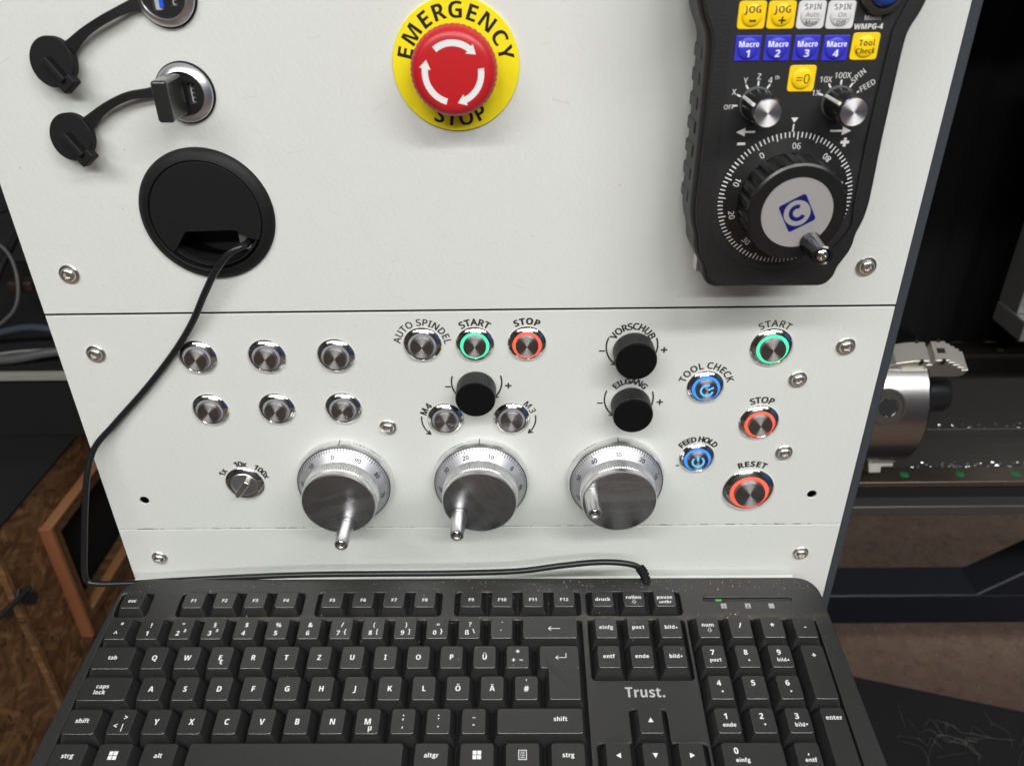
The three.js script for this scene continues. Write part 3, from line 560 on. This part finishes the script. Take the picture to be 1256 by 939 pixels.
const legendMap = colour(canvas(2048, Math.round(UH * KS), (c, w, h) => {
  c.fillStyle = 'rgb(39,39,39)'; c.fillRect(0, 0, w, h);
  c.scale(KS, KS); c.translate(-UX, UH + UV0);           // x = u, y = -v
  for (let i = 0; i < 5200; i++) { const s = rr(0.06, 0.2), k = rr(90, 170); c.fillStyle = `rgba(${k},${k * 0.95},${k * 0.85},${rr(0.1, 0.55)})`; c.fillRect(rr(-62, 418), -rr(-100, 70), s, s * rr(0.6, 2)); }
  for (let i = 0; i < 260; i++) { const u = rr(-40, 395), v = rr(27, 33); c.fillStyle = `rgba(150,132,104,${rr(0.02, 0.06)})`; c.beginPath(); c.ellipse(u, -v, rr(2, 12), rr(0.5, 2.4), 0, 0, 7); c.fill(); }
  c.fillStyle = c.strokeStyle = 'rgb(232,232,230)'; c.textAlign = 'center'; c.textBaseline = 'middle'; c.lineWidth = 0.45; c.lineCap = 'round';
  const glyph = (s, x, y, size, wgt) => {
    const tri = (a) => { c.save(); c.translate(x, y); c.rotate(a); c.beginPath(); c.moveTo(0, -1.5); c.lineTo(1.5, 1.2); c.lineTo(-1.5, 1.2); c.fill(); c.restore(); };
    if (s === 'up') return tri(0); if (s === 'down') return tri(Math.PI); if (s === 'leftward') return tri(-Math.PI / 2); if (s === 'rightward') return tri(Math.PI / 2);
    if (s === 'left') { c.beginPath(); c.moveTo(x + 3.4, y); c.lineTo(x - 3.4, y); c.moveTo(x - 1.8, y - 1.3); c.lineTo(x - 3.4, y); c.lineTo(x - 1.8, y + 1.3); c.stroke(); return; }
    if (s === 'win') { for (const i of [0, 1]) for (const j of [0, 1]) { const xs = i * 2.4 - 2.3, ys = j * 2.4 - 2.3; c.fillRect(x + xs, y + ys, 2.15, 2.15); } return; }
    if (s === 'menu') { c.strokeRect(x - 2, y - 2.4, 4, 4.8); for (let i = 0; i < 4; i++) c.fillRect(x - 1.2, y - 1.6 + i * 0.95, 2.4, 0.4); return; }
    if (s === '⇩') { c.lineWidth = 0.3; c.beginPath(); c.moveTo(x - 0.5, y - 1.3); c.lineTo(x + 0.5, y - 1.3); c.lineTo(x + 0.5, y + 0.2); c.lineTo(x + 1.2, y + 0.2); c.lineTo(x, y + 1.4); c.lineTo(x - 1.2, y + 0.2); c.lineTo(x - 0.5, y + 0.2); c.closePath(); c.stroke(); c.lineWidth = 0.45; return; }
    let tail = null; if (s.length && '▴▾◂▸'.includes(s.at(-1))) { tail = s.at(-1); s = s.slice(0, -1); }
    c.font = `${wgt} ${size * 1.1}px sans-serif`; c.fillText(s, tail && s ? x - 0.5 : x, y);
    if (tail) { const k = { '▴': 0, '▾': Math.PI, '◂': -Math.PI / 2, '▸': Math.PI / 2 }[tail], tx = s ? x + c.measureText(s).width / 2 + 0.4 : x; c.save(); c.translate(tx, y); c.rotate(k); c.beginPath(); c.moveTo(0, -0.7); c.lineTo(0.8, 0.6); c.lineTo(-0.8, 0.6); c.fill(); c.restore(); }
  };
  for (const k of keyList) for (const [s, dx, dy, size, wgt = ''] of k.legends) glyph(s, k.u + dx, -(k.v + 0.5 + dy), size, wgt);
  { const x = 12.3 * U, y = -1.2; c.beginPath(); c.moveTo(x + 3, y - 2); c.lineTo(x + 3, y + 0.6); c.lineTo(x - 3, y + 0.6); c.moveTo(x - 1.5, y - 0.6); c.lineTo(x - 3, y + 0.6); c.lineTo(x - 1.5, y + 1.8); c.stroke(); }
  for (const [u, v] of [[3.25, -1], [6.25, -1]]) { c.fillStyle = 'rgb(90,90,90)'; c.fillRect(u * U - 1.8, -(v * U - 5.4), 3.6, 0.35); }
  c.fillRect((N0 + 1) * U - 1.6, U + 5.2, 3.6, 0.35);
  // print on the housing
  c.fillStyle = 'rgb(168,170,172)'; c.font = 'bold 8.2px sans-serif'; c.fillText('Trust.', 281, 17.4);
  [336.2, 351, 365.4].forEach((u, i) => { c.fillStyle = 'rgb(150,151,153)'; c.fillRect(u - 1.7, -40.6, 3.4, 3.6); c.fillStyle = 'rgb(60,60,62)'; c.font = 'bold 2.8px sans-serif'; c.fillText('1A⇩'[i] === '⇩' ? '↓' : '1A'[i], u, -38.7); });
}));
const keyMat = phys([1, 1, 1], 0.36, 0, { ior: 1.8, map: legendMap, bumpMap: tile(grain, 30, 11), bumpScale: 0.00005 });
const deckMat = phys([1.15, 1.13, 1.13], 0.36, 0, { ior: 1.8, map: legendMap, bumpMap: tile(grain, 16, 6), bumpScale: 0.00009 });
function loft(rings, capTop, toUV) {          // rings of equal length: arrays of [u, height, v]
  const pos = [], idx = [], n = rings[0].length;
  for (const r of rings) for (const p of r) pos.push(p[0], p[1], -p[2]);
  for (let k = 0; k + 1 < rings.length; k++) for (let i = 0; i < n; i++) { const a = k * n + i, b = k * n + ((i + 1) % n); idx.push(a, b, a + n, b, b + n, a + n); }
  const last = (rings.length - 1) * n;
  for (const f of THREE.ShapeUtils.triangulateShape(capTop, [])) idx.push(last + f[0], last + f[1], last + f[2]);
  const g = new THREE.BufferGeometry(); g.setAttribute('position', new THREE.Float32BufferAttribute(pos, 3)); g.setIndex(idx);
  const uv = new Float32Array((pos.length / 3) * 2);
  for (let i = 0; i < pos.length / 3; i++) { const [a, b] = toUV(pos[3 * i], -pos[3 * i + 2]); uv[2 * i] = a; uv[2 * i + 1] = b; }
  g.setAttribute('uv', new THREE.BufferAttribute(uv, 2));
  return toCreasedNormals(g, 0.5);
}
for (const k of keyList) {
  const H = 9.4, tl = 2.7, tb = 1.0, tf = 3.1;              // inward slope at the sides, back and front
  let base;
  if (k.outline) base = k.outline.map(([x, y]) => [x, y]);
  else base = [[-k.w / 2, -k.d / 2], [k.w / 2, -k.d / 2], [k.w / 2, k.d / 2], [-k.w / 2, k.d / 2]];
  if (k.outline) base = [[11.5 * U + 0.55, -0.5 * U + 0.6], [11.75 * U + 0.55, -0.5 * U + 0.6], [11.75 * U + 0.55, -1.5 * U + 0.6], [13 * U - 0.55, -1.5 * U + 0.6], [13 * U - 0.55, 0.5 * U - 0.6], [11.5 * U + 0.55, 0.5 * U - 0.6]];
  const small_ = k.top < -1, inset = (q, f) => {
    if (k.outline) return q.map(([x, y], i) => [x + ([0, 1, 2, 5].includes(i) ? tl : -tl) * f, y + (i === 4 || i === 5 ? -tb : tf) * f]);
    return q.map(([x, y]) => [x - Math.sign(x) * tl * f, y + (y < 0 ? tf : -tb) * f]);
  };
  const ring = (f, h, r) => rounded(inset(base, f), r, 5).map((p) => [p.x, h, p.y]);
  const topPts = rounded(inset(base, 1.06), 1.6, 5), rings = [ring(0, -H, 1), ring(0.05, -H + 0.6, 1), ring(0.93, -0.55, 1.7), ring(0.99, -0.14, 1.7), topPts.map((p) => [p.x, 0, p.y])];
  const g = loft(rings, topPts, (x, v) => [(x + k.u - UX) / UW, (v + k.v - UV0) / UH]);
  part(board, 'key', g, keyMat, { at: [k.u, k.top, -k.v], turn: small_ ? [rad(-3), 0, 0] : undefined });
}
// housing: a top plate with wells cut through it, over a tray
const edge = (d) => rounded([[-50 + d, -86 + d], [403 - d, -86 + d], [398 - d, 60 - d], [-40.5 + d, 60 - d]], [10, 10, 15, 15], 8);
const well = (x0, v0, x1, v1, r = 2.4) => rounded(rect(x0, v0, x1, v1), r, 5);
const fWell = (a, b) => well((a - 0.5) * U - 0.7, F.v - F.d / 2 - 0.8, (b + 0.5) * U + 0.7, F.v + F.d / 2 + 0.9, 3);
const wells = [
  well(-2 * U - 0.6, -3.5 * U - 0.6, 13 * U + 0.6, 1.5 * U + 0.7), fWell(-1.5, -1.5), fWell(0.5, 3.5), fWell(5, 8), fWell(9.5, 12.5), fWell(13.75, 15.75),
  well(13.25 * U - 0.6, -0.5 * U - 0.7, 16.25 * U + 0.6, 1.5 * U + 0.7), well((N0 - 0.5) * U - 0.6, -3.5 * U - 0.6, (N0 + 3.5) * U + 0.6, 1.5 * U + 0.7),
  rounded([[13.25 * U - 0.7, -3.5 * U - 0.6], [16.25 * U + 0.7, -3.5 * U - 0.6], [16.25 * U + 0.7, -2.5 * U + 0.7], [15.25 * U + 0.7, -2.5 * U + 0.7], [15.25 * U + 0.7, -1.5 * U + 0.7], [14.25 * U - 0.7, -1.5 * U + 0.7], [14.25 * U - 0.7, -2.5 * U + 0.7], [13.25 * U - 0.7, -2.5 * U + 0.7]], 2.2, 5),
  well(324.6, 42.2, 379.2, 45.2, 1.4),
].map((p) => p.map((q) => q.clone()).reverse());
const deck = plate(shapeOf(edge(0), wells), -15, -6, 0.8, 3);
deck.rotateX(-Math.PI / 2);
{ const p = deck.attributes.position, uv = deck.attributes.uv; for (let i = 0; i < p.count; i++) uv.setXY(i, (p.getX(i) - UX) / UW, (-p.getZ(i) - UV0) / UH); }
part(board, 'housing', deck, deckMat);
const tray = plate(shapeOf(edge(1.2)), -20, -11.4, 2, 2); tray.rotateX(-Math.PI / 2);
part(board, 'bottom_shell', tray, M.blackMatt);
part(board, 'indicator_window', box(54, 0.6, 2.8, 0.2, [352, -7.6, -43.7]), phys([0.02, 0.022, 0.02], 0.12, 0));
part(board, 'green_indicator_light', box(4, 0.6, 1.2, 0.3, [334, -7.1, -43.7]), glow([0.02, 0.5, 0.01]));
// cable, in the frame of the panel, carried by the keyboard
const cablePts = [[-118, 40, -22], [-115.6, 41, -8], [-114.6, 41.6, 3], [-116.5, 41.4, 7.5], [-121.6, 39.4, 9], [-130.9, 30, 9], [-140.5, 16, 8], [-151.8, -2, 5.5], [-166.5, -21, 3.2], [-189, -45.6, 2.6], [-214.8, -70.8, 3.4], [-229.3, -85.6, 7.5], [-234.6, -99.4, 13], [-239.2, -119.8, 19], [-245.6, -150, 25], [-250, -168.4, 26.5], [-250, -175.2, 27], [-244.5, -177.2, 27], [-227, -177.4, 27], [-191, -175.9, 26], [-148.7, -173.4, 26], [-106.7, -171.8, 26], [-60, -171.5, 26], [-13, -171.4, 26], [28.5, -169.8, 26], [54.3, -165.6, 26], [77.3, -163, 26], [92.8, -164, 26], [101.6, -167, 26], [106, -172, 27], [107.4, -178, 31], [107.6, -181, 36]];
board.updateMatrix();
const toBoard = board.matrix.clone().invert(), carry = ([x, y, z]) => V(x * K, LIFT + y * K, z * K).applyMatrix4(toBoard).multiplyScalar(1 / K).toArray();
part(board, 'cable', tube(cablePts.map(carry), 1.95, 360, 12), M.cable);
{
  const c = new THREE.CatmullRomCurve3([[103.5, -168.6, 26], [106, -172, 27], [107.3, -177, 30.5], [107.6, -180, 35]].map((p) => V(...carry(p))));
  const list = [];
  for (let i = 0; i < 9; i++) { const p = c.getPoint(i / 8), q = new THREE.TorusGeometry(2.5, 0.75, 8, 20); q.lookAt(c.getTangent(i / 8)); q.translate(p.x, p.y, p.z); list.push(q); }
  list.push(new THREE.TubeGeometry(c, 16, 2.5, 14));
  part(board, 'strain_relief', mergeGeometries(list), M.rubber);
}
// wood dust and chips on the keyboard
{
  const fleck = new THREE.IcosahedronGeometry(0.001, 0), n = 430, dust = new THREE.InstancedMesh(fleck, std([1, 1, 1], 0.9), n), m = new THREE.Matrix4(), q = new THREE.Quaternion(), tints = [[0.5, 0.4, 0.26], [0.62, 0.58, 0.5], [0.42, 0.28, 0.14]];
  for (let i = 0; i < n; i++) {
    const right = rnd() < 0.72, u = right ? rr(150, 393) : rr(-38, 393), back = rnd(), v = back < 0.55 ? rr(50, 58) : back < 0.8 ? rr(28.6, 31.6) : rr(-12, 58), s = rr(0.1, 0.27) * (rnd() < 0.05 ? 1.9 : 1);
    const inKeys = v < 49 && !(v > 29 && v < 31.5);
    q.setFromEuler(new THREE.Euler(rnd() * 3, rnd() * 3, rnd() * 3));
    m.compose(V(u * K, (inKeys ? (v > 31 ? -2.5 : 0.05) : -5.85) * K, -v * K), q, V(s * rr(0.7, 2), s * 0.5, s));
    dust.setMatrixAt(i, m.premultiply(board.matrix)); dust.setColorAt(i, new THREE.Color().setRGB(...tints[i % 3]));
  }
  dust.name = 'wood_dust'; dust.castShadow = dust.receiveShadow = true; dust.userData = { label: 'pale wood dust and crumbs scattered over the keyboard', category: 'dust', kind: 'stuff' };
  scene.add(dust);
}

// ---------- lathe behind, at the right ----------
const machined = (rgb, r = 0.4) => std(rgb, r, 0.85, { bumpMap: tile(brushNoise, 1, 1), bumpScale: 0.00004 });
{
  const t = thing('lathe', 'dark lathe with a steel chuck standing behind the cabinet', 'lathe');
  const bedMetal = std([0.085, 0.08, 0.074], 0.45, 0.5, { bumpMap: tile(blotch, 2, 2), bumpScale: 0.0003 }), railMetal = std([0.15, 0.12, 0.1], 0.36, 0.8);
  const black = std([0.003, 0.003, 0.0035], 0.9, 0); black.name = 'black'; const span = (y, h, z0, z1, r = 1) => box(1100, h, Math.abs(z1 - z0), r, [800, y - h / 2, (z0 + z1) / 2]);
  part(t, 'bed', mergeGeometries([span(-322, 40, -340, -276), span(-324, 40, -472, -358), span(-352, 20, -560, -330), span(-336, 12, -258, -236, 2)]), bedMetal);
  for (const [z0, z1, x0, n, zc] of [[-273, -248, 309, 9, -260.5], [-550, -515, 318, 7, -529]]) {
    const r = sub(t, 'linear_rail', [0, 0, 0]);
    part(r, 'rail_bar', span(-314, 7, z0, z1, 1.5), railMetal); part(r, 'rail_foot', span(-321.2, 20, z0 + 3, z1 - 3, 1), black);
    for (let i = 0; i < n; i++) { const x = x0 + 57 * i; if (x > 300) part(r, 'green_cap', turned([[4.6, 0], [4.5, 0.5], [4.1, 0.7], [0, 0.6]], 24), std([0.01, 0.16, 0.045], 0.5), { at: [x, -314, zc], turn: [-Math.PI / 2, 0, 0] }); }
  }
  const ch = sub(t, 'chuck', [-30, -222, -272], 'shiny round steel chuck');
  const along = (g) => { g.rotateY(Math.PI / 2); return g; };
  part(ch, 'chuck_body', along(turned([[20, 432], [60, 432], [65, 430], [67, 427], [67, 352], [66, 350], [66, 345], [67, 343], [67, 322], [20, 322]], 160, 0.4)), phys([0.4, 0.39, 0.385], 0.24, 1, { anisotropy: 0.4 }));
  part(ch, 'back_plate', along(turned([[72, 320], [74, 317], [74, 270], [20, 270]], 96)), M.darkIron);
  part(ch, 'black_bar', along(turned([[19.5, 432], [19.5, 470], [18, 474], [12, 475], [0, 475]], 64)), std([0.012, 0.012, 0.013], 0.3));
  const jawShape = shapeOf([[390, 50], [426, 50], [463, 50], [466, 53], [466, 62], [460, 62], [460, 67], [454, 67], [454, 71.5], [448, 71.5], [448, 76], [442, 76], [442, 80], [429, 80], [429, 72], [424, 72], [424, 79], [410, 79], [396, 75], [390, 70]].map((p) => new THREE.Vector2(...p)));
  const lowJaw = shapeOf(rounded([[398, 50], [424, 50], [424, 72], [412, 72], [412, 78], [400, 78]], 1, 2));
  for (const a of [59, 180, -66]) {
    const g = plate(a > 0 ? jawShape : lowJaw, -10.5, 10.5, 1, 2), slot = box(5, 3, 26, 0.4, [437, 79.5, 0]);
    const j = mergeGeometries([g, box(22, 10, 27, 1, [414, 62, 0])].map((q) => (q.index ? q.toNonIndexed() : q)));
    part(ch, 'jaw', j, machined([0.6, 0.58, 0.52], 0.45), { turn: [rad(90 - a), 0, 0] });
    if (a > 0 && a < 90) part(ch, 'jaw_slot', mergeGeometries([box(7, 0.8, 5, 0.2, [436, 80.1, 0]), box(3, 6, 3, 0.4, [436, 78, 10.2]), box(3, 6, 3, 0.4, [436, 78, -10.2]), box(2.5, 6, 3, 0.4, [417, 77.4, 10.2]), box(2.5, 6, 3, 0.4, [417, 77.4, -10.2])]), M.blackMatt, { turn: [rad(90 - a), 0, 0] });
  }
  const sock = sub(t, 'chuck_key_socket', [360, -222, -272]); sock.rotation.x = -rad(20);
  part(sock, 'socket_ring', turned([[17, 62], [17, 66.6], [16.4, 68.2], [14, 68.2], [13.6, 67.3], [12.2, 67.3], [11.8, 68], [9, 68], [8.6, 66], [8.4, 58]], 60), std([0.36, 0.33, 0.3], 0.28, 1));
  part(sock, 'square_hole', turned([[8.8, 66], [8.8, 67.7], [0, 67.7]], 6), M.blackMatt, { turn: [0, 0, 0.3] });
  part(t, 'carriage_block', mergeGeometries([box(240, 24, 60, 2, [710, -222, -428]), box(240, 260, 40, 2, [712, -80, -440])]), machined([0.4, 0.4, 0.39], 0.5));
  const pleats = [], W = 45; for (let i = 0; i <= 30; i++) pleats.push([250 + (W / 2) * i, i % 2 ? -585 : -572]);
  const bl = new THREE.Shape([...pleats.map((p) => new THREE.Vector2(p[0], p[1])), ...pleats.slice().reverse().map((p) => new THREE.Vector2(p[0], p[1] - 2))]);
  const bg = new THREE.ExtrudeGeometry(bl, { depth: 1000, bevelEnabled: false }); bg.rotateX(-Math.PI / 2); bg.scale(1, 1, -1); bg.translate(0, -330, 0);
  const bf = bg.index ? bg.toNonIndexed() : bg; bf.computeVertexNormals();
  part(t, 'bellows', bf, black);
  part(t, 'enclosure_roof', box(2000, 20, 1000, 3, [1245, 310, -505]), M.darkIron);
  part(t, 'enclosure_post', box(40, 1300, 40, 3, [2200, -350, -40]), M.darkIron);
  const chips = [], one = new THREE.TetrahedronGeometry(1, 0);
  for (let i = 0; i < 330; i++) { const q = one.clone(); q.rotateX(rnd() * 6); q.rotateZ(rnd() * 6); const s = rr(0.4, 1.7); q.scale(s * rr(1, 2.4), s * 0.5, s); const lane = rnd(); q.translate(rr(440, 720), lane < 0.7 ? -321.4 : -323.4, lane < 0.7 ? -278 - 14 * rnd() ** 2 : lane < 0.82 ? rr(-340, -280) : rr(-368, -359)); chips.push(q); }
  part(t, 'metal_chips', mergeGeometries(chips), std([0.8, 0.8, 0.78], 0.3, 0.9), { kind: 'stuff' });
}
{
  const s = thing('machine_stand', 'black welded steel frame of square tubes under the lathe', 'steel frame');
  const paint = std([0.012, 0.013, 0.017], 0.42);
  part(s, 'cross_beam', box(1400, 58, 60, 4, [900, -697, -470]), paint);
  part(s, 'brace', box(700, 56, 54, 4, [350, 0, 0]), paint, { at: [690, -700, -468], turn: [0, 0, rad(37)] });
  for (const x of [330, 1500]) part(s, 'stand_leg', box(60, 990, 60, 4, [x, -505, -540]), paint);
}
{
  const g = box(800, 160, 300, 4); g.rotateY(rad(-16)); g.translate(602, -782, -136);
  single('black_bin', g, std([0.004, 0.004, 0.004], 0.9), 'black bin low on the floor at the lower right corner, with swarf threads', 'bin');
  const list = [];
  for (let i = 0; i < 15; i++) { let x = rr(490, 640), y = -700, z = rr(-250, -190); const p = [[x, y, z]], dx = rr(-16, 20), dz = rr(-15, 18); for (let j = 0; j < 5; j++) { x += dx + rr(-14, 14); z += dz + rr(-14, 14); y = -700 + rr(0, 14); p.push([x, y, z]); } list.push(tube(p, rr(0.09, 0.24), 30, 5)); }
  single('swarf_threads', mergeGeometries(list), std([0.2, 0.2, 0.19], 0.4, 0.6), 'thin tangled metal swarf threads on the black bin', 'metal swarf', { kind: 'stuff' });
}

// ---------- wooden cabinet and bench at the left ----------
const osb = (() => {
  const t = colour(canvas(1024, 1024, (c, w, h) => {
    c.fillStyle = 'rgb(132,98,62)'; c.fillRect(0, 0, w, h);
    for (let i = 0; i < 2600; i++) { const k = rr(-56, 52), l = rr(20, 90); c.save(); c.translate(rnd() * w, rnd() * h); c.rotate(rr(-0.9, 0.9) + (rnd() < 0.3 ? 1.5 : 0)); c.fillStyle = `rgba(${136 + k},${102 + k * 0.85},${66 + k * 0.65},0.55)`; c.fillRect(-l / 2, -rr(4, 11), l, rr(8, 20)); c.strokeStyle = 'rgba(60,38,20,0.35)'; c.lineWidth = 1; c.strokeRect(-l / 2, -6, l, 12); c.restore(); }
    for (let i = 0; i < 220; i++) { c.fillStyle = 'rgba(40,25,14,0.5)'; c.beginPath(); c.ellipse(rnd() * w, rnd() * h, rr(3, 14), rr(1, 4), rnd() * 3, 0, 7); c.fill(); }
  }));
  t.wrapS = t.wrapT = THREE.RepeatWrapping;
  return std([0.85, 0.8, 0.75], 0.75, 0, { map: t, bumpMap: tile(blotch, 3, 3), bumpScale: 0.001 });
})();
const pine = (() => {
  const t = colour(canvas(256, 256, (c, w, h) => { c.fillStyle = 'rgb(176,126,84)'; c.fillRect(0, 0, w, h); for (let i = 0; i < 140; i++) { c.fillStyle = `rgba(${rr(110, 190)},${rr(75, 130)},${rr(45, 85)},0.25)`; c.fillRect(0, rnd() * h, w, rr(1, 5)); } }));
  t.wrapS = t.wrapT = THREE.RepeatWrapping;
  return std([0.9, 0.88, 0.86], 0.6, 0, { map: t });
})();
{
  const t = thing('wooden_cabinet', 'brown chipboard cabinet with an open framed hatch, lower left', 'cabinet');
  const wall = new THREE.Shape(rect(40, -600, 900, 0).map((p) => new THREE.Vector2(...p)));        // (depth behind the panel, height under the top)
  wall.holes = [new THREE.Path(rect(352, -206, 640, -60).map((p) => new THREE.Vector2(...p)).reverse())];
  const g = planarUV(plate(wall, -16, 0, 0.5, 1), 0, 0, 520, 520); g.rotateY(Math.PI / 2); g.translate(-560, -400, 0);
  part(t, 'side_panel', g, osb);
  const bar = (z0, y0, z1, y1, w, d) => { const l = Math.hypot(z1 - z0, y1 - y0), q = box(l, w, d, 0.8); planarUV(q, 0, 0, 160, 40); q.rotateZ(Math.atan2(y1 - y0, z1 - z0)); q.rotateY(Math.PI / 2); q.translate(-560 + d / 2, (y0 + y1) / 2, -(z0 + z1) / 2); return q; };
  part(t, 'frame_strip', bar(357, -620, 357, -452, 17, 10), osb); part(t, 'frame_strip', bar(366, -462, 700, -462, 17, 10), osb); part(t, 'frame_strip', bar(366, -614, 700, -614, 14, 10), osb);
  part(t, 'frame_lip', bar(345, -634, 345, -448, 7, 15), pine, { label: 'pale upright lip of the hatch frame' });
  part(t, 'frame_lip', bar(349, -451, 700, -451, 4, 14), pine); part(t, 'frame_lip', bar(366, -605, 700, -605, 4, 13), pine);
  part(t, 'wood_lath', bar(258, -900, 262, -405, 8, 8), osb);
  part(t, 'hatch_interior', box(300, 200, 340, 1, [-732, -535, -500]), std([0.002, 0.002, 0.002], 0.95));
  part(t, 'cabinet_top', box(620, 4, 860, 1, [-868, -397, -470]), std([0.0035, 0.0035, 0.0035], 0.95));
  const hinge = mergeGeometries([box(3, 40, 14, 1).rotateX(rad(38)).translate(-548, -487, -270), box(3, 9, 9, 1).translate(-546, -476, -236)].map((q) => (q.index ? q.toNonIndexed() : q)));
  part(t, 'black_latch', hinge, M.darkIron);
  part(t, 'latch_rod', tube([[-545, -478, -276], [-546, -474, -250], [-548, -470, -225], [-552, -460, -150]], 3.2, 24), M.darkIron);
}
{
  const t = thing('workbench', 'dark workbench with a thin grey board edge at the left', 'bench');
  part(t, 'grey_board', box(900, 10, 8, 1, [-930, -301, -462]), std([0.3, 0.3, 0.27], 0.6));
  part(t, 'bench_mat', box(900, 8, 374, 1, [-930, -301, -653.2]), std([0.004, 0.004, 0.004], 0.9));
  part(t, 'bench_front', box(900, 86, 370, 1, [-932, -350.5, -650]), std([0.004, 0.004, 0.004], 0.9));
  part(t, 'bench_shelf', box(900, 700, 20, 1, [-930, 56, -842]), M.inside);
}
const wires = [
  ['thick grey cable lying along the bench edge', [0.1, 0.1, 0.105], 6, [[-900, -288, -500], [-720, -288, -492], [-620, -287, -480], [-560, -280, -486], [-480, -284, -500]]],
  ['bluish grey cable crossing the bench behind the panel', [0.05, 0.06, 0.085], 5, [[-860, -285, -540], [-690, -280, -528], [-600, -262, -520], [-540, -270, -510], [-470, -286, -500]]],
  ['black cable looped high above the bench', [0.012, 0.012, 0.013], 4.5, [[-700, -286, -560], [-660, -200, -600], [-610, -150, -610], [-560, -220, -590], [-520, -286, -560]]],
  ['pale thin cable hanging in a curve at the left edge', [0.09, 0.09, 0.09], 2.6, [[-760, -60, -640], [-690, -150, -600], [-645, -190, -590], [-640, -250, -560], [-690, -288, -540]]],
  ['slim white wire lying across the bench', [0.2, 0.2, 0.185], 2.2, [[-780, -290, -478], [-680, -289, -486], [-610, -286, -500], [-540, -288, -508]]],
  ['black wire in front of the dark shelf', [0.015, 0.015, 0.016], 3.5, [[-800, -120, -700], [-700, -160, -680], [-620, -110, -690], [-560, -150, -680], [-500, -120, -690]]],
];
for (const [label, rgb, r, pts] of wires) single('loose_cable', tube(pts, r, 60, 10), std(rgb, 0.45), label, 'cable');
single('brown_connector', box(34, 16, 22, 4, [-640, -232, -590]), std([0.035, 0.018, 0.012], 0.5), 'small dark brown connector among the cables on the bench', 'connector');

renderer.render(scene, camera);
